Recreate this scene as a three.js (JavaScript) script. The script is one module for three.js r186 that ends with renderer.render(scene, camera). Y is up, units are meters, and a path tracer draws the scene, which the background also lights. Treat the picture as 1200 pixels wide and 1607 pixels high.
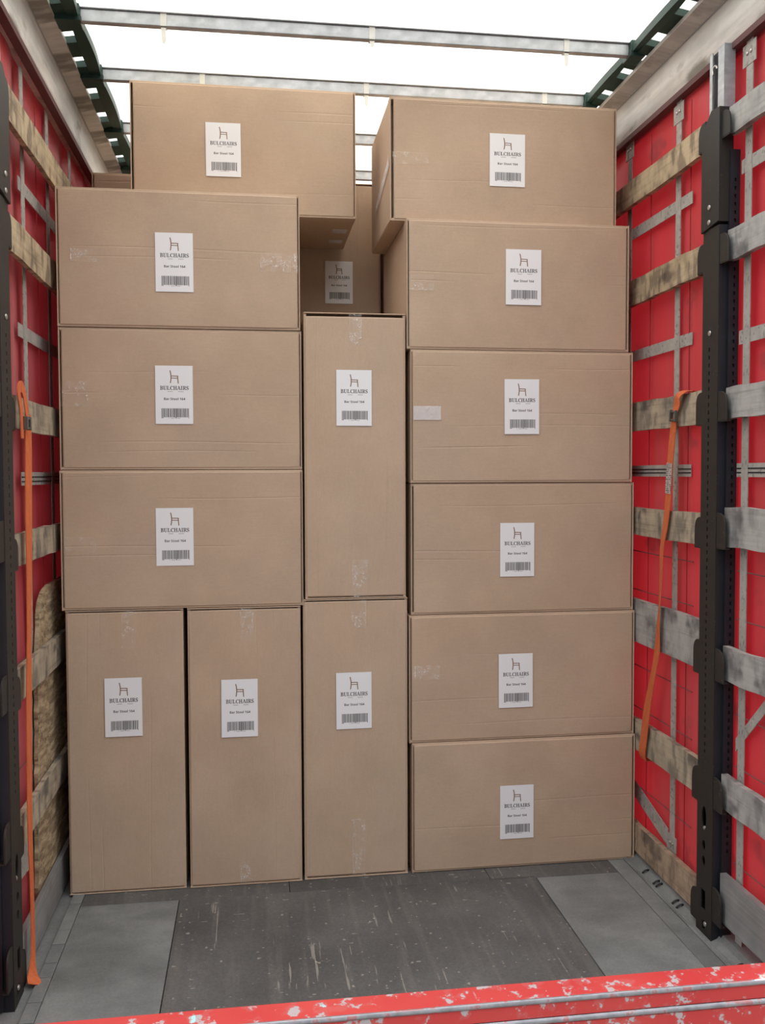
import * as THREE from 'three';
import { RoundedBoxGeometry } from 'three/addons/geometries/RoundedBoxGeometry.js';
import { mergeGeometries, toCreasedNormals } from 'three/addons/utils/BufferGeometryUtils.js';

// ───────────────────────── camera, sky, sun, exposure ─────────────────────────
const scene = new THREE.Scene();
const camera = new THREE.PerspectiveCamera(58.662, 1200 / 1607, 0.05, 200);
{
  const yaw = 0.140330, pitch = -0.041933, roll = -0.003491;
  const fw = new THREE.Vector3(Math.sin(yaw) * Math.cos(pitch), Math.sin(pitch), -Math.cos(yaw) * Math.cos(pitch));
  const rt0 = new THREE.Vector3(Math.cos(yaw), 0, Math.sin(yaw));
  const up0 = new THREE.Vector3().crossVectors(rt0, fw);
  const c = Math.cos(roll), s = Math.sin(roll);
  const rt = rt0.clone().multiplyScalar(c).addScaledVector(up0, s);
  const up = up0.clone().multiplyScalar(c).addScaledVector(rt0, -s);
  camera.position.set(-0.424, 1.624, 3.589);
  camera.quaternion.setFromRotationMatrix(new THREE.Matrix4().makeBasis(rt, up, fw.clone().negate()));
  camera.updateMatrixWorld();
}
const SKY = 2.45, SUN = 10.5;
{ // hazy bright sky, palest near the horizon; dark yard below it
  const w = 64, h = 32, d = new Float32Array(w * h * 4);
  for (let j = 0; j < h; j++) for (let i = 0; i < w; i++) {
    const el = ((j + 0.5) / h - 0.5) * Math.PI, k = (j * w + i) * 4;
    const L = el > 0 ? SKY * (1.12 - 0.25 * Math.sin(el)) : SKY * 0.10;
    d[k] = L * (el > 0 ? 0.97 : 1.02); d[k + 1] = L; d[k + 2] = L * (el > 0 ? 1.05 : 0.97); d[k + 3] = 1;
  }
  const t = new THREE.DataTexture(d, w, h, THREE.RGBAFormat, THREE.FloatType);
  t.mapping = THREE.EquirectangularReflectionMapping; t.magFilter = t.minFilter = THREE.LinearFilter; t.needsUpdate = true;
  scene.background = t; scene.environment = t;
}
const sun = new THREE.DirectionalLight(0xfffaf2, SUN);
sun.position.set(6.4, 9, -5.2); sun.target.position.set(0, 1.5, -0.8);
sun.castShadow = true; sun.shadow.radius = 6; sun.shadow.mapSize.set(2048, 2048);
Object.assign(sun.shadow.camera, { left: -5, right: 5, top: 5, bottom: -5, near: 1, far: 25 });
scene.add(sun, sun.target);

const renderer = new THREE.WebGLRenderer();
renderer.shadowMap.enabled = true;
renderer.toneMapping = THREE.LinearToneMapping;
renderer.toneMappingExposure = 1.0;

// ───────────────────────── helpers ─────────────────────────
let seed = 7;
const rnd = () => { seed = (seed * 1664525 + 1013904223) >>> 0; return seed / 4294967296; };
const rr = (a, b) => a + (b - a) * rnd();
const hash = (x, y, s) => { let h = (x * 374761393 + y * 668265263 + s * 974711) | 0; h = Math.imul(h ^ (h >>> 13), 1274126177); return ((h ^ (h >>> 16)) >>> 0) / 4294967296; };
const sm = (t) => t * t * (3 - 2 * t);
function vnoise(u, v, nx, ny, s) { // tiles over the unit square
  const x = u * nx, y = v * ny, x0 = Math.floor(x), y0 = Math.floor(y), fx = sm(x - x0), fy = sm(y - y0);
  const X0 = ((x0 % nx) + nx) % nx, X1 = (X0 + 1) % nx, Y0 = ((y0 % ny) + ny) % ny, Y1 = (Y0 + 1) % ny;
  const a = hash(X0, Y0, s), b = hash(X1, Y0, s), c = hash(X0, Y1, s), d = hash(X1, Y1, s);
  return a + (b - a) * fx + (c - a) * fy + (a - b - c + d) * fx * fy;
}
const fbm = (u, v, nx, ny, s, o = 4) => { let t = 0, a = 0.5, n = 0; for (let i = 0; i < o; i++) { t += a * vnoise(u, v, nx << i, ny << i, s + i * 17); n += a; a *= 0.55; } return t / n; };
const lerp = (a, b, t) => a + (b - a) * t;
const mix3 = (a, b, t) => [lerp(a[0], b[0], t), lerp(a[1], b[1], t), lerp(a[2], b[2], t)];
const cl = (t, a = 0, b = 1) => Math.min(b, Math.max(a, t));
const step = (a, b, t) => sm(cl((t - a) / (b - a)));
// a tiling texture that covers mw x mh metres; uvs are in metres
function tex(w, h, mw, mh, fn, srgb = true) {
  const d = new Uint8Array(w * h * 4);
  for (let j = 0; j < h; j++) for (let i = 0; i < w; i++) {
    const c = fn((i + 0.5) / w, (j + 0.5) / h), k = (j * w + i) * 4;
    if (typeof c === 'number') d[k] = d[k + 1] = d[k + 2] = cl(c) * 255; else { d[k] = cl(c[0], 0, 255); d[k + 1] = cl(c[1], 0, 255); d[k + 2] = cl(c[2], 0, 255); }
    d[k + 3] = 255;
  }
  const t = new THREE.DataTexture(d, w, h);
  t.wrapS = t.wrapT = THREE.RepeatWrapping; t.magFilter = THREE.LinearFilter; t.minFilter = THREE.LinearMipmapLinearFilter; t.generateMipmaps = true;
  if (srgb) t.colorSpace = THREE.SRGBColorSpace;
  t.repeat.set(1 / mw, 1 / mh); t.needsUpdate = true;
  return t;
}
const std = (o) => new THREE.MeshStandardMaterial(o);
const phy = (o) => new THREE.MeshPhysicalMaterial(o);
// uv in metres from position, by the main direction of each face
function metricUV(g, ou = 0, ov = 0, swap = false) {
  g = g.index ? g.toNonIndexed() : g;
  const p = g.attributes.position, uv = new Float32Array(p.count * 2), a = new THREE.Vector3(), b = new THREE.Vector3(), c = new THREE.Vector3();
  for (let i = 0; i < p.count; i += 3) {
    a.fromBufferAttribute(p, i); b.fromBufferAttribute(p, i + 1).sub(a); c.fromBufferAttribute(p, i + 2).sub(a); b.cross(c);
    const ax = Math.abs(b.x), ay = Math.abs(b.y), az = Math.abs(b.z);
    for (let k = 0; k < 3; k++) {
      const x = p.getX(i + k), y = p.getY(i + k), z = p.getZ(i + k);
      let u, v; if (az >= ax && az >= ay) { u = x; v = y; } else if (ax >= ay) { u = z; v = y; } else { u = x; v = z; }
      if (ay > ax && ay > az && swap === 'z') { u = z; v = x; }
      if (swap === true) [u, v] = [v, u];
      uv[(i + k) * 2] = u + ou; uv[(i + k) * 2 + 1] = v + ov;
    }
  }
  g.setAttribute('uv', new THREE.BufferAttribute(uv, 2));
  return g;
}
const box = (x0, x1, y0, y1, z0, z1) => { const g = new THREE.BoxGeometry(x1 - x0, y1 - y0, z1 - z0); g.translate((x0 + x1) / 2, (y0 + y1) / 2, (z0 + z1) / 2); return g.toNonIndexed(); };
const rbox = (x0, x1, y0, y1, z0, z1, r = 0.003, seg = 2) => { const g = new RoundedBoxGeometry(x1 - x0, y1 - y0, z1 - z0, seg, Math.min(r, (x1 - x0) / 2.01, (y1 - y0) / 2.01, (z1 - z0) / 2.01)); g.translate((x0 + x1) / 2, (y0 + y1) / 2, (z0 + z1) / 2); return g.index ? g.toNonIndexed() : g; };
const merge = (list) => list.length === 1 ? list[0] : mergeGeometries(list.map((g) => { g = g.index ? g.toNonIndexed() : g; for (const k of Object.keys(g.attributes)) if (!['position', 'normal', 'uv'].includes(k)) g.deleteAttribute(k); return g; }));
function remap(g, fn, flip) { // moves every vertex; flip turns the faces round when fn mirrors
  g = g.index ? g.toNonIndexed() : g; const p = g.attributes.position;
  for (let i = 0; i < p.count; i++) { const q = fn(p.getX(i), p.getY(i), p.getZ(i)); p.setXYZ(i, q[0], q[1], q[2]); }
  if (flip) for (const at of Object.values(g.attributes)) for (let i = 0; i < at.count; i += 3) for (let k = 0; k < at.itemSize; k++) {
    const n = at.itemSize, t = at.array[(i + 1) * n + k]; at.array[(i + 1) * n + k] = at.array[(i + 2) * n + k]; at.array[(i + 2) * n + k] = t;
  }
  return toCreasedNormals(g, 0.6);
}
const names = {};
const numbered = (n) => { const k = names[n] = (names[n] ?? -1) + 1; return k ? `${n}_${String(k).padStart(3, '0')}` : n; };
function put(name, geo, mat, parent, label) {
  const m = new THREE.Mesh(Array.isArray(geo) ? merge(geo) : geo, mat);
  m.name = parent ? name : numbered(name); m.castShadow = m.receiveShadow = true;
  if (label) m.userData.label = label;
  (parent ?? scene).add(m); return m;
}
function thing(name, label, category, group, at = [0, 0, 0]) {
  const o = new THREE.Group(); o.name = numbered(name); o.position.set(...at); o.userData = { label, category };
  if (group) o.userData.group = group; scene.add(o); return o;
}
const tag = (m, label, category, group) => { Object.assign(m.userData, { label, category }); if (group) m.userData.group = group; return m; };
const struct = (m, label, category = 'structure') => { Object.assign(m.userData, { kind: 'structure', label, category }); return m; };

// ───────────────────────── materials ─────────────────────────
const cardMaps = [0, 1, 2].map((k) => {
  const s = 100 + k * 31;
  const lines = Array.from({ length: 4 }, (_, i) => [hash(i, k, 5), hash(i, k, 6), 0.25 + 0.6 * hash(i, k, 7), 0.3 + 0.7 * hash(i, k, 8)]);
  const col = tex(1024, 512, 1.2, 0.6, (u, v) => {
    const a = fbm(u, v, 6, 3, s, 5), b = vnoise(u, v, 256, 128, s + 3), f = vnoise(u, v, 40, 256, s + 5), c = fbm(u, v, 3, 2, s + 40, 3);
    const m = 1 + (a - 0.5) * 0.10 + (b - 0.5) * 0.025 + (f - 0.5) * 0.018;
    return [185 * m, lerp(162, 158, c) * m, lerp(139, 132, c) * m];
  });
  const bump = tex(1024, 512, 1.2, 0.6, (u, v) => {
    let h = 0.5 + (vnoise(u, v, 3, 256, s + 9) - 0.5) * 0.012 + (fbm(u, v, 5, 4, s + 11, 2) - 0.5) * 0.35;
    for (const [y, x, len, d] of lines) {
      const dy = Math.abs(v - y - 0.006 * Math.sin(u * 6.283 + x * 9)); const ux = Math.abs(((u - x + 1.5) % 1) - 0.5);
      h -= 0.3 * d * Math.exp(-(dy * dy) / 0.000012) * step(len / 2, len / 2 - 0.1, ux);
    }
    return h;
  }, false);
  return std({ map: col, bumpMap: bump, bumpScale: 0.0035, roughness: 0.82 });
});
const cardEdge = std({ color: new THREE.Color().setRGB(0.42, 0.30, 0.20), roughness: 0.9 });
function woodTex(a, b, dark, s, vert = 0) {
  return tex(512, 256, 0.8, 0.4, (u, v) => {
    const g = fbm(u, v, 3, 40, s, 4), n = fbm(u, v, 12, 6, s + 5, 4), st = fbm(u, v, 5, 4, s + 9, 3), cr = fbm(u, v, 26, 5, s + 21, 3);
    let c = mix3(a, b, cl(0.5 + (g - 0.5) * 0.6 + (n - 0.5) * 1.6 + (cr - 0.5) * 1.2));
    c = mix3(c, dark, 0.8 * step(0.52, 0.72, n * 0.5 + st * 0.5) + 0.15 * step(0.6, 0.8, g) + (vert + 0.1) * step(0.55, 0.7, cr));
    return c;
  });
}
const woodBump = tex(512, 256, 0.8, 0.4, (u, v) => 0.5 + (fbm(u, v, 3, 40, 400, 4) - 0.5) * 0.8 + (fbm(u, v, 20, 20, 410, 3) - 0.5) * 0.4, false);
const M = {
  woodTan: std({ map: woodTex([182, 164, 133], [148, 131, 105], [92, 80, 66], 201, 0.35), bumpMap: woodBump, bumpScale: 0.0015, roughness: 0.85 }),
  woodPale: std({ map: woodTex([176, 162, 138], [142, 132, 114], [90, 84, 76], 231, 0.25), bumpMap: woodBump, bumpScale: 0.0015, roughness: 0.85 }),
  woodGrey: std({ map: woodTex([166, 164, 158], [136, 134, 130], [94, 92, 90], 261, 0.1), bumpMap: woodBump, bumpScale: 0.0012, roughness: 0.75 }),
  woodBrown: std({ map: woodTex([170, 148, 122], [140, 120, 100], [95, 82, 72], 291, 0.2), bumpMap: woodBump, bumpScale: 0.0014, roughness: 0.85 }),
  alu: std({ map: tex(512, 256, 0.8, 0.4, (u, v) => { const g = fbm(u, v, 2, 60, 321, 3), n = fbm(u, v, 7, 5, 325, 4), c = 150 + (g - 0.5) * 30 + (n - 0.5) * 50; return [c, c * 1.0, c * 0.985]; }), roughness: 0.5, metalness: 0.35 }),
  chip: std({
    map: tex(512, 512, 0.5, 0.5, (u, v) => { const f = fbm(u, v, 30, 8, 351, 3), n = fbm(u, v, 60, 60, 355, 2), s = fbm(u, v, 14, 5, 359, 3); let c = mix3([184, 164, 130], [140, 120, 92], cl(0.5 + (f - 0.5) * 2.6)); c = mix3(c, [96, 78, 56], 0.7 * step(0.58, 0.75, n * 0.5 + s * 0.5)); return c; }),
    bumpMap: tex(512, 512, 0.5, 0.5, (u, v) => fbm(u, v, 30, 10, 351, 4), false), bumpScale: 0.006, roughness: 0.9,
  }),
  rail: std({ map: tex(1024, 256, 1.6, 0.4, (u, v) => { const g = fbm(u, v, 3, 30, 371, 3), n = fbm(u, v, 10, 6, 375, 5), st = fbm(u, v, 5, 2, 379, 4); let c = 200 + (g - 0.5) * 26 + (n - 0.5) * 56; let q = [c, c * 0.985, c * 0.955]; q = mix3(q, [104, 98, 88], 0.75 * step(0.56, 0.72, n * 0.45 + st * 0.55)); return q; }), roughness: 0.42, metalness: 0.25 }),
  galv: std({ map: tex(512, 256, 0.5, 0.25, (u, v) => { const n = fbm(u, v, 14, 8, 391, 4), g = fbm(u, v, 2, 20, 393, 2), c = 176 + (n - 0.5) * 52 + (g - 0.5) * 24; return [c * 0.98, c * 1.0, c * 1.01]; }), roughness: 0.5, metalness: 0.5 }),
  steel: std({ map: tex(512, 512, 0.5, 0.5, (u, v) => { const n = fbm(u, v, 5, 12, 411, 5), f = fbm(u, v, 60, 60, 415, 2); let c = mix3([48, 44, 39], [36, 33, 30], n); c = mix3(c, [92, 84, 74], 0.5 * step(0.62, 0.8, n * 0.6 + f * 0.4)); return c; }), roughness: 0.6, metalness: 0.2 }),
  steelDark: std({ map: tex(256, 256, 0.4, 0.4, (u, v) => { const n = fbm(u, v, 6, 10, 431, 4); return mix3([44, 46, 52], [30, 32, 38], n); }), roughness: 0.5, metalness: 0.3 }),
  bolt: std({ color: 0xb9b6b0, roughness: 0.35, metalness: 0.8 }),
  green: std({ map: tex(256, 256, 0.4, 0.4, (u, v) => { const n = fbm(u, v, 6, 6, 451, 4); return mix3([10, 62, 48], [8, 44, 36], n); }), roughness: 0.55 }),
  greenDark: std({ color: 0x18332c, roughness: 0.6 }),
  tarpRed: phy({
    map: tex(1024, 1024, 1.6, 1.6, (u, v) => {
      const n = fbm(u, v, 4, 3, 471, 5), st = fbm(u, v, 40, 2, 475, 3), sp = fbm(u, v, 9, 12, 479, 4);
      let c = mix3([178, 32, 40], [150, 28, 36], cl(0.5 + (n - 0.5) * 1.6)); c = mix3(c, [150, 58, 54], 0.45 * step(0.46, 0.75, st)); c = mix3(c, [110, 30, 34], 0.55 * step(0.66, 0.78, sp)); return c;
    }), roughness: 1, clearcoat: 0.4, clearcoatRoughness: 0.38, transmission: 0.17, thickness: 0, side: THREE.DoubleSide,
  }),
  strapGrey: std({ map: tex(256, 256, 0.3, 0.3, (u, v) => { const n = fbm(u, v, 8, 8, 491, 4), d = fbm(u, v, 30, 20, 493, 2), c = 160 + (n - 0.5) * 36; return mix3([c, c * 0.97, c * 0.92], [96, 92, 86], 0.5 * step(0.66, 0.8, d)); }), roughness: 0.75 }),
  roof: phy({ map: tex(1024, 1024, 2.4, 2.4, (u, v) => { const n = fbm(u, v, 5, 8, 511, 5), s = fbm(u, v, 12, 30, 515, 3); return mix3(mix3([250, 249, 245], [244, 240, 230], step(0.5, 0.75, n)), [214, 200, 178], 0.5 * step(0.68, 0.8, s * 0.6 + n * 0.4)); }), roughness: 1, transmission: 0.6, thickness: 0, side: THREE.DoubleSide }),
  floorDark: std({
    map: tex(1024, 1024, 1.4, 1.4, (u, v) => {
      const n = fbm(u, v, 5, 5, 531, 5), g = fbm(u, v, 3, 50, 535, 3), f = vnoise(u, v, 256, 256, 537), sp = fbm(u, v, 110, 80, 539, 2), sc = fbm(u, v, 7, 130, 541, 3), sb = fbm(u, v, 5, 9, 543, 3);
      let c = mix3([96, 95, 92], [74, 73, 71], cl(0.5 + (n - 0.5) * 1.8)); c = mix3(c, [120, 115, 108], 0.3 * step(0.52, 0.8, g)); c = c.map((x) => x * (1 + (f - 0.5) * 0.14));
      c = mix3(c, [186, 178, 160], 0.6 * step(0.81, 0.88, sp) + 0.5 * step(0.71, 0.77, sc) * step(0.5, 0.62, sb)); return c;
    }), roughness: 0.62,
  }),
  floorGrey: std({ map: tex(1024, 1024, 1.2, 1.2, (u, v) => { const n = fbm(u, v, 5, 7, 551, 5), g = fbm(u, v, 16, 8, 555, 4), f = vnoise(u, v, 256, 256, 557), c = 119 + (n - 0.5) * 44 + (g - 0.5) * 30 + (f - 0.5) * 10; return [c * 0.985, c, c * 0.975]; }), roughness: 0.75 }),
  ground: std({ map: tex(256, 256, 0.5, 0.5, (u, v) => { const n = fbm(u, v, 20, 20, 571, 3), c = 84 + (n - 0.5) * 40; return [c, c * 0.99, c * 0.95]; }), roughness: 0.8 }),
  paint: std({
    map: tex(2048, 256, 2.6, 0.325, (u, v) => {
      const n = fbm(u, v, 64, 9, 591, 5), m = fbm(u, v, 200, 26, 595, 3), w = fbm(u, v, 12, 2, 597, 3), sc = vnoise(u, v, 90, 2, 599);
      let c = mix3([206, 62, 62], [222, 84, 78], w); c = mix3(c, [196, 188, 188], 0.8 * step(0.595, 0.645, n * 0.62 + m * 0.38) + 0.16 * step(0.54, 0.62, n) + 0.6 * step(0.93, 0.97, sc) * step(0.4, 0.6, m)); return c;
    }), roughness: 0.45,
  }),
  silver: std({ map: tex(512, 64, 1.0, 0.125, (u, v) => { const n = fbm(u, v, 30, 4, 611, 4), c = 170 + (n - 0.5) * 70; return mix3([c, c, c * 1.02], [196, 92, 88], 0.5 * step(0.62, 0.7, n)); }), roughness: 0.4, metalness: 0.5 }),
  orange: std({ map: tex(128, 256, 0.05, 0.1, (u, v) => { const w = 0.5 + 0.5 * Math.sin(v * 6.283 * 24) * Math.sin(u * 6.283 * 8), n = fbm(u, v, 5, 8, 631, 3); return mix3([218, 118, 68], [184, 84, 44], 0.45 * w + 0.55 * n); }), roughness: 0.75 }),
  buckle: std({ color: 0x6f6a64, roughness: 0.4, metalness: 0.7 }),
  clip: phy({ color: 0xf2f2ea, roughness: 0.95, transmission: 0.35, thickness: 0, side: THREE.DoubleSide }),
  tape: phy({ color: 0xf4eee6, roughness: 0.18, transparent: true, opacity: 0.85, side: THREE.DoubleSide, alphaMap: tex(512, 512, 0.2, 0.2, (u, v) => { const a = fbm(u, v, 22, 14, 651, 4), b = fbm(u, v, 9, 9, 655, 3), q = Math.abs(a - 0.5); return 0.05 + 0.08 * step(0.5, 0.6, b) + 0.95 * step(0.018, 0.004, q) * step(0.50, 0.62, b) + 0.6 * step(0.66, 0.74, a) * step(0.45, 0.6, b); }, false) }),
  tapeWhite: phy({ color: 0xece6e4, roughness: 0.25, transparent: true, opacity: 0.62, side: THREE.DoubleSide }),
  cladding: std({ map: tex(256, 64, 0.6, 0.15, (u, v) => { const n = fbm(u, v, 6, 3, 671, 3), c = 92 + (n - 0.5) * 16; return [c * 0.97, c, c * 1.04]; }), roughness: 0.7 }),
  headboard: std({ color: 0xa8a49a, roughness: 0.7 }),
  paperEdge: std({ color: 0xe6e4e2, roughness: 0.7 }),
};
M.tarpLine = std({ color: 0x8a2226, roughness: 0.6 }); M.cord = std({ color: 0x6e4a46, roughness: 0.8 });

// printed sticker: chair emblem, name, article, bar code
const stickerMap = (() => {
  const W = 560, H = 896, c = document.createElement('canvas'); c.width = W; c.height = H; const x = c.getContext('2d');
  x.fillStyle = '#e9e7e6'; x.fillRect(0, 0, W, H);
  x.strokeStyle = '#7d5f42'; x.lineCap = 'round'; x.lineJoin = 'round';
  const S = (pts, w) => { x.lineWidth = w; x.beginPath(); pts.forEach((p, i) => i ? x.lineTo(...p) : x.moveTo(...p)); x.stroke(); };
  x.lineWidth = 15; x.beginPath(); x.moveTo(222, 78); x.quadraticCurveTo(248, 170, 226, 262); x.stroke();
  S([[236, 158], [338, 160]], 13); S([[238, 190], [334, 192]], 12); S([[334, 162], [342, 268]], 14);
  x.fillStyle = '#1d1b1a'; x.textAlign = 'center'; x.textBaseline = 'alphabetic';
  x.font = 'bold 84px serif'; let tw = x.measureText('BULCHAIRS').width; x.save(); x.translate(284, 372); x.scale(432 / tw, 1); x.fillText('BULCHAIRS', 0, 0); x.restore();
  x.fillStyle = '#9a9691'; x.fillRect(182, 394, 76, 8); x.fillRect(338, 394, 82, 8);
  x.fillStyle = '#232120'; x.font = 'bold 50px sans-serif'; tw = x.measureText('Bar Stool 164').width; x.save(); x.translate(284, 528); x.scale(322 / tw, 1); x.fillText('Bar Stool 164', 0, 0); x.restore();
  x.fillStyle = '#2a2828'; let px = 88; const hsh = (i) => hash(i, 3, 77); let i = 0;
  while (px < 496) { const w = 3 + Math.floor(hsh(i++) * 3) * 3.2, gp = 3 + Math.floor(hsh(i++) * 2.4) * 2.6, long = i < 5 || px > 482 || (px > 284 && px < 300); x.fillRect(px, 656, Math.min(w, 498 - px), long ? 152 : 138); px += w + gp; }
  x.fillStyle = '#6d6a69'; x.font = '20px sans-serif'; x.fillText('9   780201   379624', 282, 816);
  const t = new THREE.CanvasTexture(c); t.colorSpace = THREE.SRGBColorSpace; return t;
})();
const stickerMat = std({ map: stickerMap, roughness: 0.6 });
const strapPrint = (() => {
  const c = document.createElement('canvas'); c.width = 64; c.height = 256; const x = c.getContext('2d');
  x.fillStyle = '#b4aaa4'; x.fillRect(0, 0, 64, 256); x.fillStyle = '#4a4644';
  for (let j = 0; j < 16; j++) for (let k = 0; k < 5; k++) if (hash(j, k, 91) > 0.3) x.fillRect(5 + k * 11, 8 + j * 15.2, 4 + 7 * hash(j, k, 92), 8);
  const t = new THREE.CanvasTexture(c); t.colorSpace = THREE.SRGBColorSpace; return std({ map: t, roughness: 0.7 });
})();

// ───────────────────────── the trailer shell ─────────────────────────
const ZR = 1.0, ZF = -2.4, YROOF = 3.325;     // rear edge, headboard, roof fabric
const XR = { board: 1.15, post: 1.127, tarp: 1.205, rail: 1.165 }, XL = { board: -1.172, post: -1.158, tarp: -1.238, rail: -1.175 };

// floor: bed under everything, sheets as pieces
const floor = struct(put('floor', metricUV(box(-1.26, 1.26, -0.10, -0.022, ZF, ZR)), M.floorGrey), 'grey and dark scuffed trailer floor of flat sheets', 'floor');
{
  const sheet = (x0, x1, z0, z1, m, y = 0) => put('floor_sheet', metricUV(rbox(x0, x1, -0.0215, y, z0, z1, 0.0015, 1), rr(0, 1), rr(0, 1), true), m, floor);
  sheet(-0.718, 0.684, 0.095, ZR, M.floorDark);
  sheet(-1.083, -0.721, 0.1, ZR, M.floorGrey, 0.001); sheet(0.687, 1.03, 0.115, ZR, M.floorGrey, 0.001);
  sheet(-1.083, -0.30, ZF, 0.097, M.floorDark); sheet(-0.298, 0.50, ZF, 0.093, M.floorDark); sheet(0.502, 1.03, ZF, 0.112, M.floorDark);
  put('floor_edge_plate', metricUV(rbox(1.032, 1.10, -0.0215, 0.0015, ZF, ZR, 0.0015, 1), 0.3, 0.1, true), M.floorGrey, floor);
}
// left kerb: two flat steps with joints
const kerbL = struct(put('baseboard_left', metricUV(rbox(-1.245, -1.130, -0.0215, -0.008, ZF, ZR, 0.002, 1), 0, 0, true), M.floorGrey), 'stepped grey kerb strip along the left wall', 'kerb');
{
  let z = ZR; const L = [0.16, 0.11, 0.14, 0.09, 0.12, 0.10, 0.2, 0.4, 0.5, 0.6, 1.0];
  for (const l of L) { put('kerb_plate', metricUV(rbox(-1.1275, -1.0845, -0.0215, 0.003 + rr(-0.001, 0.001), Math.max(z - l, ZF), z - 0.004, 0.0015, 1), rr(0, 1), rr(0, 1)), M.floorGrey, kerbL); z -= l; if (z < ZF + 0.1) break; }
}
// right kerb: raised lip, tie-down gutter with bent tabs
const kerbR = struct(put('baseboard_right', metricUV(remap(new THREE.ExtrudeGeometry((() => { const s = new THREE.Shape(); s.moveTo(1.101, -0.0215); s.lineTo(1.101, 0.004); s.lineTo(1.106, 0.010); s.lineTo(1.113, 0.010); s.lineTo(1.120, 0.000); s.lineTo(1.150, 0.012); s.lineTo(1.165, 0.028); s.lineTo(1.24, 0.028); s.lineTo(1.24, -0.0215); return s; })(), { depth: ZR - ZF, bevelEnabled: false }), (a, b, c) => [a, b, c + ZF]), 0, 0, true), M.floorGrey), 'grey metal kerb with raised lip along the right wall', 'kerb');
for (const z of [0.14, 0.24, 0.265, 0.405, 0.44, 0.86, 0.90]) put('tie_down_tab', remap(new THREE.TorusGeometry(0.017, 0.0045, 6, 10, Math.PI), (a, b, c) => [1.132 + a * 0.9, 0.002 + b * 0.75 + a * 0.4, z + c + 0.3 * b]), M.steelDark, kerbR);

// curtains: red coated fabric hanging in shallow ripples
function curtain(name, x, s, label) {
  const nz = 90, ny = 40, g = new THREE.PlaneGeometry(1, 1, nz, ny);
  const Y0 = -0.12, Y1 = 3.26, geo = remap(g, (a, b) => { const z = ZF + (a + 0.5) * (ZR - ZF), y = Y0 + (b + 0.5) * (Y1 - Y0); return [x + s * (0.006 * Math.sin(z * 9.1 + 0.7) + 0.004 * Math.sin(z * 23 + y * 1.3) + 0.003 * Math.sin(y * 5 + z * 3)), y, z]; }, s > 0);
  const p = geo.attributes.position, uv = geo.attributes.uv; for (let i = 0; i < p.count; i++) uv.setXY(i, p.getZ(i), p.getY(i));
  const m = struct(put(name, geo, M.tarpRed), label, 'curtain');
  return m;
}
const wallR = curtain('wall_right', XR.tarp, 1, 'red fabric side curtain with grey straps on the right');
const wallL = curtain('wall_left', XL.tarp, -1, 'red fabric side curtain with grey straps on the left');
const curtainStrap = (wall, x, z, w, y0, y1, m = M.strapGrey) => { const a = Math.min(x, x), g = metricUV(box(a - 0.0015, a + 0.0015, y0, y1, z - w / 2, z + w / 2), rr(0, 1), rr(0, 1)); return put('curtain_strap', g, m, wall); };
const patch = (name, wall, x, y, h, z0, z1, m = M.strapGrey, tilt = 0) => put(name, metricUV(remap(box(x - 0.0012, x + 0.0012, y - h / 2, y + h / 2, z0, z1), (a, b, c) => [a, b + tilt * (c - z0), c]), rr(0, 1), rr(0, 1)), m, wall);
{
  const x = XR.tarp - 0.0165;
  for (const z of [0.268, 0.766, -0.185, -0.72, -1.3, -1.9]) curtainStrap(wallR, x - 0.002, z, 0.04, -0.05, 3.03);
  for (const [y, z0, z1] of [[2.640, -0.28, 0.378], [2.121, -0.28, 0.388], [1.632, -0.28, 0.389], [2.634, 0.72, ZR], [2.074, 0.717, ZR], [1.632, 0.713, ZR]]) patch('reinforcing_band', wallR, x, y, 0.046, z0, z1);
  for (const y of [1.632]) for (const [z0, z1] of [[-0.28, 0.389], [0.713, ZR]]) for (const d of [-0.008, 0.006]) patch('band_seam', wallR, x - 0.0022, y + d, 0.004, z0, z1, M.steelDark);
  for (const y of [1.292, 1.128, 0.804, 0.625, 0.29]) for (const [z0, z1] of [[-0.2, 0.41], [0.72, ZR]]) put('curtain_cord', remap(new THREE.CylinderGeometry(0.0022, 0.0022, z1 - z0, 6), (a, b, c) => [x + 0.002 + a, y + c, (z0 + z1) / 2 + b]), M.cord, wallR);
  for (const [z, y] of [[0.268, 0.17], [0.766, 0.10], [0.268, 2.985], [-0.185, 3.0], [0.766, 2.985]]) { const pl = patch('strap_plate', wallR, x - 0.004, y, 0.07, z - 0.04, z + 0.04, M.strapGrey); for (const d of [-0.011, 0.011]) { const b = new THREE.SphereGeometry(0.0065, 10, 8).scale(0.5, 1, 1); b.translate(x - 0.007, y + 0.004, z + d); put('rivet', b, M.bolt, pl); } }
  patch('repair_patch', wallR, x - 0.001, 0.29, 0.07, -0.16, 0.23, M.strapGrey, -0.28);
  patch('repair_patch', wallR, x - 0.001, 0.70, 0.045, 0.73, 0.93, M.strapGrey, 1.0);
  for (const z of [0.02, 0.36, 0.93]) patch('curtain_seam', wallR, x + 0.001, 1.5, 3.0, z - 0.0015, z + 0.0015, M.tarpLine);
}
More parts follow.
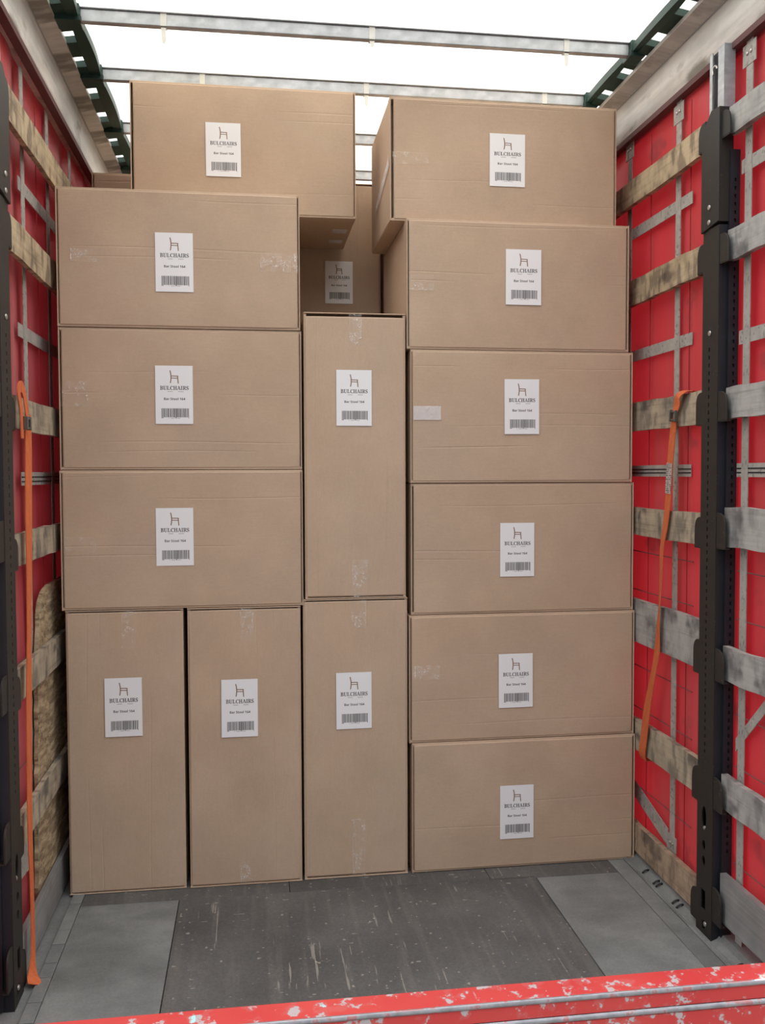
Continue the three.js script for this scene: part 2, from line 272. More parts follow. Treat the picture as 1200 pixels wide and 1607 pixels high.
{
  const x = XL.tarp + 0.0165;
  for (const z of [0.192, -0.21, -0.66, -1.2, -1.8, 0.72]) curtainStrap(wallL, x + 0.002, z, 0.048, -0.05, 3.05);
  for (const [y, z0, z1] of [[2.636, -0.4, 0.25], [2.126, -0.45, 0.285], [1.611, -0.45, 0.28]]) patch('reinforcing_band', wallL, x, y, 0.047, z0, z1);
  for (const d of [-0.010, 0.006]) patch('band_seam', wallL, x + 0.0022, 1.611 + d, 0.004, -0.45, 0.28, M.steelDark);
  for (const y of [0.98, 0.62]) put('curtain_cord', remap(new THREE.CylinderGeometry(0.0022, 0.0022, 1.0, 6), (a, b, c) => [x - 0.002 + a, y + c, 0.0 + b]), M.cord, wallL);
  patch('curtain_seam', wallL, x - 0.001, 1.5, 3.0, -0.03, -0.0275, M.tarpLine);
  patch('repair_patch', wallL, x + 0.003, 0.29, 0.14, 0.1, 0.42, M.strapGrey, 0.1);
}
// the yard outside: dark ground, and the warehouse across it that keeps low sky off the load
struct(put('ground', metricUV(box(-70, 70, -1.3, -1.2, -60, 60)), M.ground), 'dark asphalt yard around the trailer', 'ground');
struct(put('wall_warehouse', metricUV(box(-11, 11, -1.2, 4.9, 7.2, 7.4)), M.cladding), 'dark grey clad warehouse wall across the yard', 'wall');
// headboard and roof fabric
struct(put('wall_front', metricUV(box(-1.26, 1.26, -0.1, 3.34, ZF - 0.05, ZF)), M.headboard), 'plain grey headboard at the far end of the trailer', 'wall');
{
  const g = new THREE.PlaneGeometry(1, 1, 40, 120), bows = [0.12, -0.37, -0.96, -1.5, -2.04, 0.66];
  const geo = remap(g, (a, b) => { const x = a * 2.48, z = ZF - 0.05 + (b + 0.5) * (ZR - ZF + 0.05); let d = 9; for (const q of bows) d = Math.min(d, Math.abs(z - q)); return [x, YROOF + 0.012 * Math.sin(Math.min(1, d / 0.28) * 1.57) + 0.003 * Math.sin(x * 7 + z * 4) - 0.03 * Math.pow(Math.abs(x) / 1.24, 6), z]; }, true);
  const p = geo.attributes.position, uv = geo.attributes.uv; for (let i = 0; i < p.count; i++) uv.setXY(i, p.getX(i) + 1.2, p.getZ(i) + 2.4);
  struct(put('ceiling', geo, M.roof), 'bright white translucent roof fabric over the bows', 'roof');
}
// aluminium cant rails along both top edges
function cantRail(n, s, X, yb, yf, label) {
  const S = new THREE.Shape(), P = [[X, yb], [X - 0.003, yb + 0.006], [X - 0.003, yf], [X - 0.068, yf + 0.012], [X - 0.068, yf + 0.028], [X + 0.02, yf + 0.085], [X + 0.065, yf + 0.085], [X + 0.065, yb]];
  P.forEach((p, i) => i ? S.lineTo(p[0] * s, p[1]) : S.moveTo(p[0] * s, p[1]));
  const g = remap(new THREE.ExtrudeGeometry(S, { depth: ZR - ZF, bevelEnabled: false }), (a, b, c) => [a, b, c + ZF]);
  const m = struct(put(`trim_${n}`, metricUV(g), M.rail), label, 'rail');
  put('rail_lip', box(...(s > 0 ? [X - 0.001, X + 0.03] : [-X - 0.03, -X + 0.001]), yb - 0.022, yb - 0.0005, ZF, ZR), std({ color: 0x5c3a38, roughness: 0.7 }), m, 'dark red lower lip');
  put('rail_fold', box(...(s > 0 ? [X - 0.0055, X - 0.001] : [-X + 0.001, -X + 0.0055]), yf - 0.004, yf + 0.002, ZF, ZR), M.galv, m);
  return m;
}
cantRail(1, 1, XR.rail, 3.053, 3.208, 'weathered aluminium top rail above the right curtain');
cantRail(2, -1, -XL.rail, 3.076, 3.233, 'weathered aluminium top rail above the left curtain');

// roof bows
const bowZ = [0.12, -0.37, -0.96, -1.5];
const bowWords = ['galvanised roof bow nearest the camera, three pale clips', 'galvanised roof bow just above the top cartons', 'galvanised roof bow seen in the gap between the two top cartons', 'furthest galvanised roof bow, low in the gap between top cartons'];
bowZ.forEach((z, i) => {
  const o = thing('roof_bow', bowWords[i], 'roof bow', 'galvanised roof bows', [0, 3.25, z]);
  put('tube', metricUV(rbox(-1.055, 1.06, 0, 0.044, -0.014, 0.014, 0.003), rr(0, 1), 0), M.galv, o);
  put('flange', metricUV(rbox(-1.055, 1.06, 0.0445, 0.049, -0.022, 0.022, 0.0015, 1), rr(0, 1), 0), M.galv, o);
  for (const [x, len] of i === 1 ? [[0.07, 0.05], [-0.62, 0.02], [0.86, 0.03]] : [[-0.732, 0.062], [0.031, 0.03], [0.788, 0.056]]) {
    const c = put('clip', [box(x - 0.011, x + 0.011, -0.004, 0.046, 0.0145, 0.0165), box(x - 0.011, x + 0.011, -0.004, -0.0005, -0.012, 0.0165)], M.clip, o, 'pale plastic clip');
    const S = new THREE.Shape(); S.moveTo(x - 0.009, -0.0045); S.lineTo(x + 0.009, -0.0045); S.lineTo(x + 0.008, -len + 0.01); S.quadraticCurveTo(x + 0.004, -len, x, -len); S.quadraticCurveTo(x - 0.006, -len, x - 0.007, -len + 0.012); S.closePath();
    const t = new THREE.ExtrudeGeometry(S, { depth: 0.0015, bevelEnabled: false }); t.translate(0, 0, 0.012); put('clip_tail', t, M.clip, c);
  }
});
// green folding edge strips with teeth that bear on the rails
function edgeStrip(s, label) {
  const o = thing('roof_edge_strip', label, 'edge strip');
  const xi = s > 0 ? 1.043 : 1.026, xo = s > 0 ? 1.098 : 1.108, yr = s > 0 ? 3.222 : 3.247;
  const bows = [0.66, 0.12, -0.37, -0.96, -1.5, -2.04], all = [ZR, ...bows, ZF + 0.02];
  for (let k = 0; k < bows.length; k++) {
    const z1 = bows[k] - 0.045, z0 = k + 1 < bows.length ? bows[k + 1] + 0.045 : ZF + 0.02; if (z1 - z0 < 0.1) continue;
    const n = 10, g = new THREE.BoxGeometry(1, 1, 1, 3, 1, n), W = xo - 0.02 - xi;
    const seg = remap(g, (a, b, c) => { const t = c + 0.5, bul = 0.012 * Math.sin(t * Math.PI); return [s * (xi - bul * 0.9 + (a + 0.5) * (W * 0.62 + bul)), 3.268 + b * 0.03 - 0.008 * Math.sin(t * Math.PI), z0 + t * (z1 - z0)]; }, s < 0);
    put('strip_segment', metricUV(seg), M.green, o);
    const L = z1 - z0; // teeth between the light gaps
    for (const [a, b] of [[0, 0.10], [0.32, 0.62], [0.84, 1]]) put('tooth', metricUV(remap(new THREE.BoxGeometry(1, 1, 1), (p, q, r) => [s * (xi + W * 0.5 + (p + 0.5) * (xo + 0.03 - xi - W * 0.5)), (yr + 0.024 + 3.262) / 2 + q * 0.026 + p * -0.012, z1 - L * lerp(a, b, r + 0.5)], s > 0)), M.green, o);
  }
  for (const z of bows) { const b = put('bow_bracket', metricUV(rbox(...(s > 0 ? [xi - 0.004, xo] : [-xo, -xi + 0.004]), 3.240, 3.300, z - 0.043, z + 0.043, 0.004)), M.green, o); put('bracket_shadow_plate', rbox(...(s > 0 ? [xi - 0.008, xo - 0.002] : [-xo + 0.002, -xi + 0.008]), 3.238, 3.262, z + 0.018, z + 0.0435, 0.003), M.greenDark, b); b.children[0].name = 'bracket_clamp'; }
  return o;
}
edgeStrip(-1, 'dark green toothed edge strip under the left side of the roof');
edgeStrip(1, 'dark green toothed edge strip under the right side of the roof');

// ───────────────────────── side posts ─────────────────────────
// lower boards: [y0, y1, material] from the top board down
const boardsRB = [[2.742, 2.844, 'woodTan'], [2.324, 2.428, 'woodTan'], [1.797, 1.915, 'woodPale'], [1.366, 1.479, 'woodPale'], [0.921, 1.098, 'woodGrey'], [0.466, 0.594, 'woodPale'], [0.034, 0.152, 'woodBrown']];
const boardsRF = [[2.742, 2.834, 'woodGrey'], [2.330, 2.432, 'woodGrey'], [1.803, 1.908, 'woodGrey'], [1.374, 1.508, 'woodGrey'], [0.921, 1.036, 'woodGrey'], [0.476, 0.592, 'woodGrey'], [0.083, 0.25, 'alu']];
const boardsLB = [[2.738, 2.846, 'woodTan'], [2.331, 2.443, 'woodTan'], [1.771, 1.876, 'woodPale'], [1.332, 1.436, 'woodPale'], [0.893, 1.003, 'woodPale'], [0.424, 0.528, 'woodPale'], [0.004, 0.14, 'alu']];
function sidePost(s, X, zf, zn, sideFar, sideNear, label) {
  const o = thing('side_post', label, 'post', undefined, [s * X, 0, (zf + zn) / 2]);
  const lx = (g) => remap(g, (a, b, c) => [s * c, b, a], s > 0); // shape in (z, y), thickness outwards along x
  const hw = (zn - zf) / 2, zh = hw * 0.28 - 0.02;
  const S = new THREE.Shape(); S.moveTo(-hw, -0.02); S.lineTo(hw, -0.02); S.lineTo(hw, 2.455); S.lineTo(-hw, 2.455); S.closePath();
  const hole = (z, y, w, h) => { const p = new THREE.Path(); p.moveTo(z - w / 2, y - h / 2); p.lineTo(z - w / 2, y + h / 2); p.lineTo(z + w / 2, y + h / 2); p.lineTo(z + w / 2, y - h / 2); p.closePath(); S.holes.push(p); };
  const oval = (z, y, w, h) => { const p = new THREE.Path(); p.absellipse(z, y, w / 2, h / 2, 0, Math.PI * 2, true); S.holes.push(p); };
  for (let y = 2.045; y > 0.63; y -= 0.0268) hole(zh, y, 0.008, 0.013);
  oval(zh, 0.415, 0.032, 0.085); oval(zh, 0.318, 0.022, 0.036); oval(zh, 0.262, 0.022, 0.036); hole(zh, 0.125, 0.03, 0.07); hole(zh + 0.01, 0.035, 0.03, 0.03);
  put('face_plate', metricUV(lx(new THREE.ExtrudeGeometry(S, { depth: 0.005, bevelEnabled: false }))), M.steel, o);
  put('channel_web', metricUV(lx(new THREE.BoxGeometry(2 * hw, 2.475, 0.006).translate(0, 1.2175, 0.068))), M.steelDark, o);
  for (const z of [-hw + 0.003, hw - 0.003]) put('channel_flange', metricUV(lx(new THREE.BoxGeometry(0.006, 2.475, 0.06).translate(z, 1.2175, 0.035))), M.steelDark, o);
  // second perforated rail on the near flank, set back from the face
  const T = new THREE.Shape(); T.moveTo(0.03, 0.0); T.lineTo(0.066, 0.0); T.lineTo(0.066, 2.70); T.lineTo(0.03, 2.70); T.closePath();
  for (let y = 2.6; y > 0.3; y -= 0.0268) { const p = new THREE.Path(); p.moveTo(0.046, y - 0.006); p.lineTo(0.046, y + 0.006); p.lineTo(0.053, y + 0.006); p.lineTo(0.053, y - 0.006); p.closePath(); T.holes.push(p); }
  put('flank_rail', metricUV(remap(new THREE.ExtrudeGeometry(T, { depth: 0.004, bevelEnabled: false }), (a, b, c) => [s * a, b, hw + 0.008 + c], s < 0)), M.steelDark, o);
  put('flank_back', box(...(s > 0 ? [0.03, 0.066] : [-0.066, -0.03]), 0, 2.7, hw + 0.002, hw + 0.005), M.steelDark, o);
  // sleeve over the top with a clipped corner, bolts
  const V = new THREE.Shape(); V.moveTo(-hw - 0.004, 2.452); V.lineTo(hw + 0.004, 2.466); V.lineTo(hw + 0.004, 2.84); V.lineTo(hw * 0.1, 2.845); V.lineTo(-hw - 0.004, 2.79); V.closePath();
  const slv = put('sleeve', metricUV(lx(new THREE.ExtrudeGeometry(V, { depth: 0.05, bevelEnabled: true, bevelThickness: 0.0015, bevelSize: 0.0015, bevelSegments: 1 }).translate(0, 0, -0.006))), M.steel, o);
  const bolt = (z, y, par, x = -0.009) => { const b = new THREE.SphereGeometry(0.009, 12, 8).scale(1, 1, 0.5); b.translate(z, y, x); put('bolt', lx(b), M.bolt, par); };
  bolt(0, 2.524, slv); bolt(0, 2.474, slv); bolt(0, 2.10, o, -0.002); bolt(zh, 0.378, o, 0.004); bolt(zh + 0.02, 0.045, o, -0.002);
  // galvanised upper channel up to the top rail
  const top = s > 0 ? 3.05 : 3.07;
  put('upper_channel', [lx(new THREE.BoxGeometry(0.018, top - 2.80, 0.004).translate(-hw * 0.6, (top + 2.80) / 2, 0.012)), lx(new THREE.BoxGeometry(0.036, top - 2.80, 0.004).translate(hw * 0.62, (top + 2.80) / 2, 0.012)), lx(new THREE.BoxGeometry(0.004, top - 2.80, 0.04).translate(hw * 0.62 + 0.02, (top + 2.80) / 2, 0.03))].map((g) => metricUV(g)), M.galv, o);
  put('channel_back', lx(new THREE.BoxGeometry(2 * hw, top - 2.80, 0.004).translate(0, (top + 2.80) / 2, 0.024)), M.steelDark, o);
  put('hook', lx(new THREE.TorusGeometry(0.014, 0.003, 6, 12, 4.2).translate(-0.004, 2.985, 0.008)), M.bolt, o);
  // pockets that hold the board ends
  const pocket = (y0, y1, dir, w) => {
    const K = new THREE.Shape(), z0 = dir * hw, z1 = dir * (hw + w), r = 0.05; K.moveTo(z0, y0 - 0.004); K.lineTo(z1, y0 - 0.004); K.lineTo(z1, y1 - r - 0.01); K.quadraticCurveTo(z1, y1 - 0.012, z0 + dir * 0.012, y1 - 0.012); K.lineTo(z0, y1 - 0.012); K.closePath();
    const g = [lx(new THREE.ExtrudeGeometry(K, { depth: 0.0045, bevelEnabled: true, bevelThickness: 0.001, bevelSize: 0.001, bevelSegments: 1 }).translate(0, 0, 0.003)), lx(new THREE.BoxGeometry(w, 0.004, 0.018).translate((z0 + z1) / 2, y0 - 0.006, 0.012))];
    put('pocket', g.map((q) => metricUV(q)), M.steel, o);
  };
  for (const [y0, y1] of sideFar) pocket(y0, Math.min(y1, y0 + 0.125), -1, 0.046);
  for (const [y0, y1] of sideNear) pocket(y0, Math.min(y1, y0 + 0.125), 1, 0.056);
  return o;
}
sidePost(1, XR.post, 0.582, 0.690, boardsRB, boardsRF, 'dark perforated steel post holding board ends on the right wall');
sidePost(-1, -XL.post, 0.640, 0.752, boardsLB, boardsRF, 'dark perforated steel post at the left edge of the picture');

// ───────────────────────── side boards ─────────────────────────
const ordinal = ['topmost', 'second from the top', 'third from the top', 'middle', 'third from the floor', 'second from the floor', 'lowest'];
const looks = { woodTan: 'tan weathered wooden', woodPale: 'pale worn wooden', woodGrey: 'grey weathered wooden', woodBrown: 'brown wooden', alu: 'grey aluminium' };
function sideBoard(s, X, th, [y0, y1, mat], z0, z1, where, i, group) {
  const o = thing('side_board', `${looks[mat]} side board, ${ordinal[i]}, ${where}`, 'board', group, [s * (X + th / 2), y0, (z0 + z1) / 2]);
  const L = z1 - z0, n = 24, g = new THREE.BoxGeometry(th, y1 - y0, L, 1, 3, n), ph = rr(0, 9);
  const wob = mat === 'alu' ? 0 : 0.0016;
  const geo = remap(g, (a, b, c) => [a, (y1 - y0) / 2 + b + (Math.abs(b) > (y1 - y0) * 0.4 ? wob * (Math.sin(c * 11 + ph) + Math.sin(c * 31 + ph * 2)) : 0), c]);
  put('plank', metricUV(geo, rr(0, 1), rr(0, 1), 'z'), M[mat], o);
  return o;
}
boardsRB.forEach((b, i) => sideBoard(1, XR.board, 0.022, b, -1.95, 0.571, 'right wall between post and cartons', i, 'boards of the right wall behind the post'));
boardsRF.forEach((b, i) => sideBoard(1, XR.board, 0.022, b, 0.705, ZR - 0.005, 'right wall in front of the post', i, 'boards of the right wall before the post'));
boardsLB.forEach((b, i) => sideBoard(-1, -XL.board, 0.019, b, -1.95, 0.636, 'left wall beside the cartons', i, 'boards of the left wall'));

// rough chipboard offcut standing behind the left boards
{
  const S = new THREE.Shape(), pts = [];
  for (let i = 0; i <= 40; i++) { const t = i / 40, y = 0.008 + t * 1.15; pts.push([0.262 - 0.085 * t - 0.03 * step(0.85, 1, t) + 0.006 * (hash(i, 1, 3) - 0.5) * 2 + (t < 0.12 ? -0.05 * (0.12 - t) / 0.12 : 0), y]); }
  pts.push([0.09, 1.19], [0.05, 1.198], [0.0, 1.205], [-0.4, 1.21], [-0.4, 0.008]);
  pts.forEach((p, i) => i ? S.lineTo(...p) : S.moveTo(...p)); S.closePath();
  const g = remap(new THREE.ExtrudeGeometry(S, { depth: 0.014, bevelEnabled: true, bevelThickness: 0.002, bevelSize: 0.002, bevelSegments: 1 }), (a, b, c) => [-1.211 + c, b, a], true);
  tag(put('chipboard_offcut', metricUV(g, 0, 0, true), M.chip), 'rough chipboard offcut with ragged edge standing behind the left boards', 'board');
}

// ───────────────────────── orange lashing straps ─────────────────────────
// list: [x, y, z, width, turn]; turn 0 = flat against the wall
function ribbon(list, th = 0.003, seg = 6) {
  const C = new THREE.CatmullRomCurve3(list.map((p) => new THREE.Vector3(p[0], p[1], p[2]))), N = list.length * seg, pos = [], uv = [], idx = [];
  for (let i = 0; i <= N; i++) {
    const t = i / N, k = Math.min(list.length - 2, Math.floor(t * (list.length - 1))), f = t * (list.length - 1) - k, w = lerp(list[k][3], list[k + 1][3], f), a = lerp(list[k][4], list[k + 1][4], f);
    const p = C.getPoint(t), tg = C.getTangent(t), wd = new THREE.Vector3(Math.sin(a), 0, Math.cos(a)); wd.addScaledVector(tg, -wd.dot(tg)).normalize(); const nn = new THREE.Vector3().crossVectors(tg, wd).normalize();
    for (const [q, r] of [[-1, -1], [1, -1], [1, 1], [-1, 1]]) { pos.push(p.x + wd.x * q * w / 2 + nn.x * r * th / 2, p.y + wd.y * q * w / 2 + nn.y * r * th / 2, p.z + wd.z * q * w / 2 + nn.z * r * th / 2); uv.push(0.025 + q * w / 2, t * C.getLength()); }
    if (i) for (let e = 0; e < 4; e++) { const a0 = (i - 1) * 4 + e, a1 = (i - 1) * 4 + (e + 1) % 4; idx.push(a0, a1, a0 + 4, a1, a1 + 4, a0 + 4); }
  }
  idx.push(0, 2, 1, 0, 3, 2); const b = N * 4; idx.push(b, b + 1, b + 2, b, b + 2, b + 3);
  const g = new THREE.BufferGeometry(); g.setAttribute('position', new THREE.Float32BufferAttribute(pos, 3)); g.setAttribute('uv', new THREE.Float32BufferAttribute(uv, 2)); g.setIndex(idx);
  return toCreasedNormals(g.toNonIndexed(), 0.6);
}
function buckle(x, y, z, parent, tilt = 0) {
  const g = [rbox(-0.008, 0.008, -0.022, 0.022, -0.024, -0.018, 0.003), rbox(-0.008, 0.008, -0.022, 0.022, 0.018, 0.024, 0.003)];
  for (const yy of [-0.016, 0.014]) { const c = new THREE.CylinderGeometry(0.005, 0.005, 0.05, 10); c.rotateX(Math.PI / 2); c.translate(0, yy, 0); g.push(c); }
  const m = put('buckle', g, M.buckle, parent); m.position.set(x, y, z); m.rotation.x = tilt; return m;
}
{
  const x = XR.board - 0.008, o = thing('lashing_strap', 'orange webbing lashing strap with printed tag hanging on the right wall', 'strap', undefined, [x, 0, 0.33]);
  const P = (dx, y, z, w, a = 0) => [dx, y, z - 0.33, w, a];
  put('upper_loop', ribbon([P(0.024, 1.92, 0.45, 0.036), P(0.004, 1.919, 0.43, 0.042), P(-0.010, 1.905, 0.40, 0.044), P(-0.008, 1.87, 0.376, 0.042), P(-0.010, 1.845, 0.366, 0.036)]), M.orange, o);
  buckle(-0.012, 1.836, 0.362 - 0.33, o, 0.1);
  put('webbing', ribbon([P(-0.008, 1.825, 0.362, 0.03), P(-0.006, 1.79, 0.348, 0.044), P(-0.006, 1.73, 0.336, 0.046), P(-0.005, 1.66, 0.323, 0.046), P(-0.005, 1.545, 0.312, 0.044), P(-0.006, 1.435, 0.292, 0.044, -0.05), P(-0.010, 1.337, 0.270, 0.042, -0.16), P(-0.010, 1.22, 0.262, 0.04, -0.27), P(-0.010, 1.09, 0.250, 0.04, -0.36), P(-0.010, 1.02, 0.242, 0.044, -0.22), P(-0.006, 0.93, 0.228, 0.05, -0.06), P(-0.006, 0.83, 0.196, 0.05, -0.14), P(-0.005, 0.67, 0.138, 0.055), P(-0.005, 0.55, 0.11, 0.056), P(-0.004, 0.47, 0.094, 0.056), P(0.006, 0.452, 0.09, 0.05), P(0.024, 0.452, 0.088, 0.05)]), M.orange, o);
  put('printed_tag', metricTag(ribbon([P(-0.0085, 1.66, 0.323, 0.044), P(-0.0085, 1.60, 0.318, 0.044), P(-0.0085, 1.545, 0.312, 0.043)], 0.0015)), strapPrint, o, 'grey printed tag');
}
function metricTag(g) { const p = g.attributes.position, uv = g.attributes.uv; g.computeBoundingBox(); const b = g.boundingBox; for (let i = 0; i < p.count; i++) uv.setXY(i, (p.getZ(i) - b.min.z) / (b.max.z - b.min.z), (p.getY(i) - b.min.y) / (b.max.y - b.min.y)); return g; }
{
  const x = XL.board + 0.012, o = thing('lashing_strap', 'orange webbing lashing strap hanging beside the left post down to the floor', 'strap', undefined, [x, 0, 0.5]);
  const P = (dx, y, z, w, a = 0) => [dx, y, z - 0.5, w, a];
  put('upper_loop', ribbon([P(0.012, 1.74, 0.56, 0.03), P(0.01, 1.83, 0.56, 0.034), P(0.008, 1.89, 0.58, 0.036), P(0.008, 1.905, 0.55, 0.036), P(0.008, 1.89, 0.515, 0.038), P(0.008, 1.82, 0.475, 0.044)]), M.orange, o);
  buckle(0.02, 1.79, 0.525 - 0.5, o);
  put('webbing', ribbon([P(0.010, 1.82, 0.475, 0.044, -0.14), P(0.010, 1.72, 0.478, 0.05, -0.16), P(0.010, 1.50, 0.492, 0.05, -0.15), P(0.010, 1.30, 0.50, 0.046, -0.1), P(0.011, 1.10, 0.522, 0.044, -0.05), P(0.011, 0.90, 0.54, 0.044, -0.12), P(0.012, 0.49, 0.565, 0.040, -0.1), P(0.012, 0.27, 0.555, 0.036, -0.05), P(0.014, 0.09, 0.565, 0.034, -0.1), P(0.020, 0.03, 0.60, 0.042, -0.2), P(0.034, 0.008, 0.635, 0.05, -0.3)]), M.orange, o);
}

// ───────────────────────── rear sill ─────────────────────────
{
  const o = thing('rear_sill', 'chipped red painted rear sill with worn silver edges across the bottom', 'sill', undefined, [0, 0, 1.05]);
  const ext = (pts) => { const S = new THREE.Shape(); pts.forEach((p, i) => i ? S.lineTo(...p) : S.moveTo(...p)); S.closePath(); return remap(new THREE.ExtrudeGeometry(S, { depth: 2.6, bevelEnabled: false }), (a, b, c) => [c - 1.3, b, a], true); };
  put('painted_beam', metricUV(ext([[-0.045, 0.097], [-0.042, 0.1], [0.04, 0.1], [0.043, 0.085], [0.043, 0.043], [0.036, 0.04], [0.036, 0.024], [0.043, 0.02], [0.043, -0.28], [-0.045, -0.28]])), M.paint, o);
  const bead = (y, z, r) => { const c = new THREE.CylinderGeometry(r, r, 2.6, 14, 1); return metricUV(remap(c, (a, b, d) => [b, y + a, z + d * 0.8], true)); };
  put('worn_edge_bead', bead(0.092, 0.0425, 0.0085), M.silver, o, 'worn silver upper edge');
  put('worn_edge_bead', bead(0.031, 0.041, 0.009), M.silver, o, 'worn silver lower ridge');
}

// ───────────────────────── cartons ─────────────────────────
function crinkled(w, h, d, s) { // a strip of tape with small wrinkles
  const nx = Math.max(6, Math.round(w / 0.006)), ny = Math.max(6, Math.round(h / 0.006)), g = new THREE.PlaneGeometry(w, h, nx, ny), p = g.attributes.position;
  for (let i = 0; i < p.count; i++) { const u = p.getX(i) / 0.3 + 0.5, v = p.getY(i) / 0.3 + 0.5, n = fbm(u, v, 16, 16, s, 3); p.setZ(i, d + 0.0035 * Math.pow(Math.abs(n - 0.5) * 2, 1.5)); }
  { const uv = g.attributes.uv, o1 = hash(s, 1, 1), o2 = hash(s, 2, 1); for (let i = 0; i < p.count; i++) uv.setXY(i, p.getX(i) + o1, p.getY(i) + o2); }
  const q = g.toNonIndexed(); q.computeVertexNormals(); return q;
}
// o: x0,x1,y0,y1,z (front), d (depth), hinge 'h' (flap folds at top and bottom) or 'v' (at the sides), sticker [x,y], tapes [[x0,x1,y0,y1,white?]]
function carton(o, label, group = 'stool cartons') {
  const w = o.x1 - o.x0, h = o.y1 - o.y0, cx = (o.x0 + o.x1) / 2, vert = o.hinge === 'v', k = Math.floor(rnd() * 3), mat = cardMaps[k];
  const t = thing('cardboard_box', label, 'box', group, [cx, o.y0, o.z]);
  const ou = rr(0, 1), ov = rr(0, 1), D = 0.045, T = 0.0045, R = [];
  R.push(rbox(-w / 2, w / 2, 0.0005, h - 0.0005, -o.d, -D, 0.008));
  // rim of the open end: proud at the free edges of the flap, lower at its folds
  if (vert) R.push(rbox(-w / 2, w / 2, h - T, h - 0.0005, -D - 0.006, 0, 0.0012, 1), rbox(-w / 2, w / 2, 0.0005, T, -D - 0.006, 0, 0.0012, 1));
  else R.push(rbox(-w / 2, -w / 2 + T, 0.0005, h - 0.0005, -D - 0.006, 0, 0.0012, 1), rbox(w / 2 - T, w / 2, 0.0005, h - 0.0005, -D - 0.006, 0, 0.0012, 1));
  put('body', metricUV(merge(R), ou, ov, vert), mat, t);
  const g1 = o.gap ?? rr(0.003, 0.0065), g2 = rr(0.0025, 0.005);
  const fx0 = vert ? -w / 2 + 0.004 : -w / 2 + T + g1, fx1 = vert ? w / 2 - 0.004 : w / 2 - T - g2, fy0 = vert ? T + g2 : 0.006, fy1 = vert ? h - T - g1 : h - 0.006;
  const nx = 30, ny = 20, edge = (t, n, L) => { const i = Math.round(t * n), e = 0.0045; return i === 0 ? 0 : i === n ? L : lerp(e, L - e, (i - 1) / (n - 2)); }, fg = new THREE.BoxGeometry(1, 1, 1, nx, ny, 1), th = 0.005, sd = rr(0, 50), bow = rr(-0.0015, 0.0015);
  const flap = remap(fg, (a, b, c) => {
    const e = Math.max(Math.abs(a), Math.abs(b)), rim = e > 0.499 && c > 0 ? 0.0036 : 0, u = a + 0.5, v = b + 0.5;
    const wob = (fbm(u, v, 3, 3, 700 + sd | 0, 2) - 0.5) * 0.004 + bow * Math.sin(u * 3.14) * Math.sin(v * 3.14);
    const corner = 0.003 * Math.pow(Math.abs(a * 2), 8) * Math.pow(Math.abs(b * 2), 8);
    return [fx0 + edge(u, nx, fx1 - fx0), fy0 + edge(v, ny, fy1 - fy0), -th / 2 - 0.001 + c * th - rim + wob - corner];
  });
  // smooth shading over the panel
  const fl = put('end_flap', metricUV(flap, ou + 0.37, ov + 0.11, vert), mat, t);
  for (const q of [0]) (vert ? [[-w / 2 + 0.0005, -w / 2 + 0.012, 0.003, h - 0.003], [w / 2 - 0.012, w / 2 - 0.0005, 0.003, h - 0.003]] : [[-w / 2 + 0.003, w / 2 - 0.003, 0.0005, 0.012], [-w / 2 + 0.003, w / 2 - 0.003, h - 0.012, h - 0.0005]]).forEach(([a, b, c, d]) => put('fold_edge', metricUV(rbox(a, b, c, d, -D - 0.004, -0.0045, 0.003)), cardMaps[(k + 1) % 3], t));
  if (o.sticker) {
    const [sx, sy, sw = 0.141, sh = 0.2225] = o.sticker, g = new THREE.BoxGeometry(sw, sh, 0.0006), m = new THREE.Mesh(g, [M.paperEdge, M.paperEdge, M.paperEdge, M.paperEdge, stickerMat, M.paperEdge]);
    m.name = 'shipping_sticker'; m.position.set(sx - cx, sy - o.y0, 0.0024); m.rotation.z = rr(-0.006, 0.006); m.castShadow = m.receiveShadow = true; m.userData.label = 'white printed sticker with chair emblem and bar code'; t.add(m);
  }
  for (const [a, b, c, d, white] of o.tapes ?? []) { const m = put('packing_tape', crinkled(b - a, d - c, 0.0026, 800 + Math.floor(rnd() * 90)), white ? M.tapeWhite : M.tape, t, white ? 'whitish tape label' : 'clear crinkled packing tape'); m.position.set((a + b) / 2 - cx, (c + d) / 2 - o.y0, 0); }
  return t;
}
const B = (x0, x1, y0, y1, z, d, hinge, sticker, tapes, gap) => ({ x0, x1, y0, y1, z, d, hinge, sticker, tapes, gap });
// left column
carton(B(-1.140, -0.699, 0.001, 1.105, 0.002, 0.84, 'v', [-0.928, 0.728, 0.140, 0.228], [[-0.932, -0.877, 0.955, 1.10]]), 'upright cardboard box on the floor, furthest left in the bottom row');
carton(B(-0.684, -0.245, 0.001, 1.105, 0.006, 0.84, 'v', [-0.486, 0.708, 0.141, 0.228], [[-0.482, -0.429, 0.972, 1.10], [-0.492, -0.44, 0.006, 0.10]]), 'upright cardboard box on the floor, second from the left');
carton(B(-1.150, -0.234, 1.106, 1.641, 0.006, 0.84, 'h', [-0.726, 1.384], [[-1.138, -1.02, 1.332, 1.39]]), 'lying cardboard box directly on the two upright left boxes');
carton(B(-1.148, -0.235, 1.642, 2.181, 0.0, 0.84, 'h', [-0.722, 1.929], [[-1.138, -1.04, 1.882, 1.977]]), 'lying cardboard box in the left column, second above the upright boxes');
carton(B(-1.148, -0.239, 2.182, 2.703, 0.004, 0.84, 'h', [-0.715, 2.431], [[-0.391, -0.247, 2.405, 2.478], [-1.097, -1.0, 2.423, 2.472]]), 'lying cardboard box third above the upright left boxes, under the top left box');
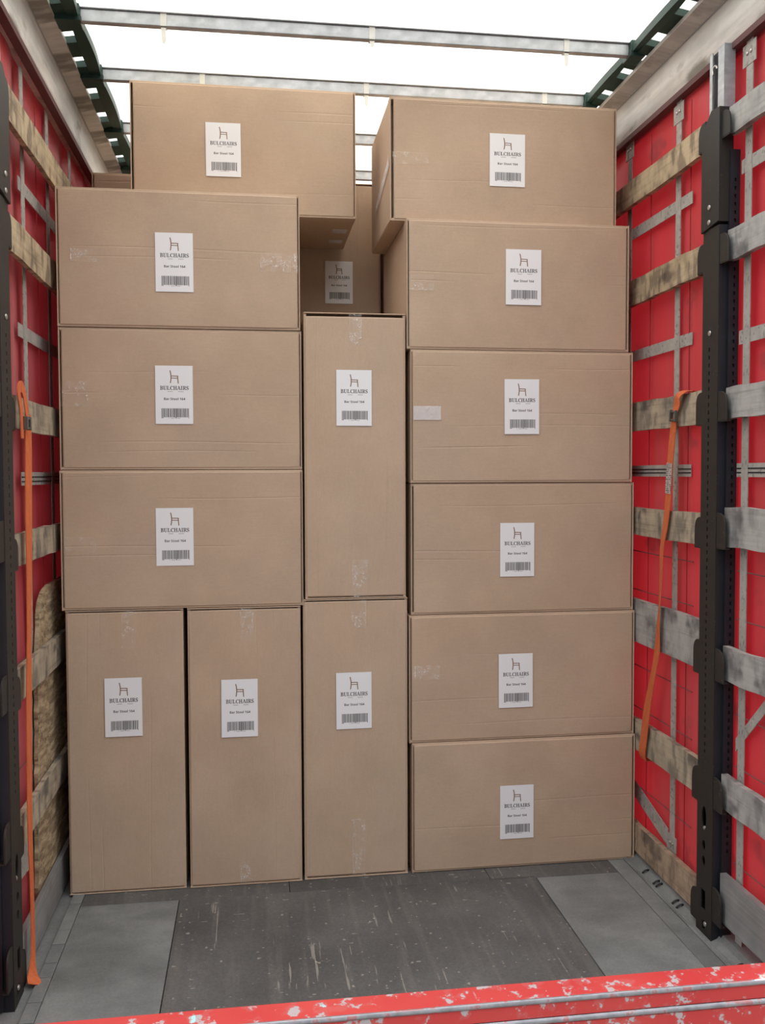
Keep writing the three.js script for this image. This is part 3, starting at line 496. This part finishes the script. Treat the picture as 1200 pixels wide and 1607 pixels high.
// middle column
carton(B(-0.236, 0.183, 0.001, 1.128, 0.0, 0.80, 'v', [-0.035, 0.719, 0.142, 0.227], [[-0.046, 0.015, 1.01, 1.122], [-0.046, 0.008, 0.010, 0.239]]), 'upright cardboard box on the floor in the middle column, taped top and bottom');
carton(B(-0.226, 0.178, 1.129, 2.256, 0.0, 0.80, 'v', [-0.029, 1.923, 0.140, 0.219], [[-0.048, 0.004, 2.127, 2.25], [-0.040, 0.023, 1.135, 1.284]], 0.011), 'upper upright cardboard box of the middle column, below the shaded gap');
// right column
carton(B(0.200, 1.146, 0.001, 0.533, 0.004, 0.65, 'h', [0.636, 0.232, 0.142, 0.222], []), 'lying cardboard box on the floor at the right, lowest of its column');
carton(B(0.190, 1.141, 0.534, 1.053, 0.0, 0.65, 'h', [0.631, 0.776, 0.143, 0.222], [[0.203, 0.315, 0.792, 0.85]]), 'lying cardboard box second from the floor in the right column');
carton(B(0.199, 1.135, 1.054, 1.585, -0.004, 0.65, 'h', [0.637, 1.313, 0.143, 0.219], []), 'lying cardboard box third from the floor in the right column, no tape');
carton(B(0.197, 1.124, 1.586, 2.118, 0.002, 0.65, 'h', [0.653, 1.893, 0.144, 0.221], [[0.208, 0.319, 1.838, 1.893, true]]), 'lying cardboard box in the right column with a whitish tape label at its left edge');
carton(B(0.183, 1.105, 2.119, 2.633, 0.0, 0.65, 'h', [0.659, 2.412, 0.147, 0.221], [[0.192, 0.291, 2.35, 2.412]]), 'lying cardboard box fifth from the floor in the right column, under the top right box');
// top row
const topLeft = carton(B(-0.910, 0.016, 2.704, 3.234, -0.300, 0.54, 'h', [-0.535, 2.967, 0.143, 0.219], [], 0.0075), 'top left cardboard box, creased upper corner, overhanging the shaded gap');
{
  const t = carton(B(0.125, 1.068, 2.634, 3.122, -0.050, 0.57, 'h', [0.605, 2.890, 0.147, 0.210], [[0.133, 0.28, 2.858, 2.905]], 0.0105), 'top right cardboard box touching the right top rail');
  const g = remap(crinkled(0.40, 0.045, 0.0015, 861), (a, b, c) => [-c - 0.4725, b + 0.235 - 0.20 * (0.2 - a) + 0.0, -0.21 + a]); put('packing_tape', g, M.tapeWhite, t, 'shiny tape along the side');
}
for (const [x0, x1, z0, z1] of [[-0.067, -0.004, -0.535, -0.475], [-0.067, -0.006, -0.71, -0.655]]) put('packing_tape', box(x0 + 0.447, x1 + 0.447, -0.0008, 0.0002, z0 + 0.3, z1 + 0.3), M.tapeWhite, topLeft, 'pale tape patch under the box');
// second row, seen through the gaps
carton(B(-0.212, 0.200, 1.92, 3.03, -0.862, 0.55, 'v', [-0.005, 2.552, 0.134, 0.203], []), 'upright cardboard box set back in the shaded gap below the top left box');
carton(B(-1.163, -0.24, 2.52, 3.045, -0.90, 0.5, 'h', null, []), 'cardboard box of the second row peeping out beside the left top rail');

carton(B(0.222, 0.66, 2.119, 3.02, -0.655, 0.5, 'v', null, []), 'upright cardboard box deep in the dark slit behind the right column');

renderer.render(scene, camera);
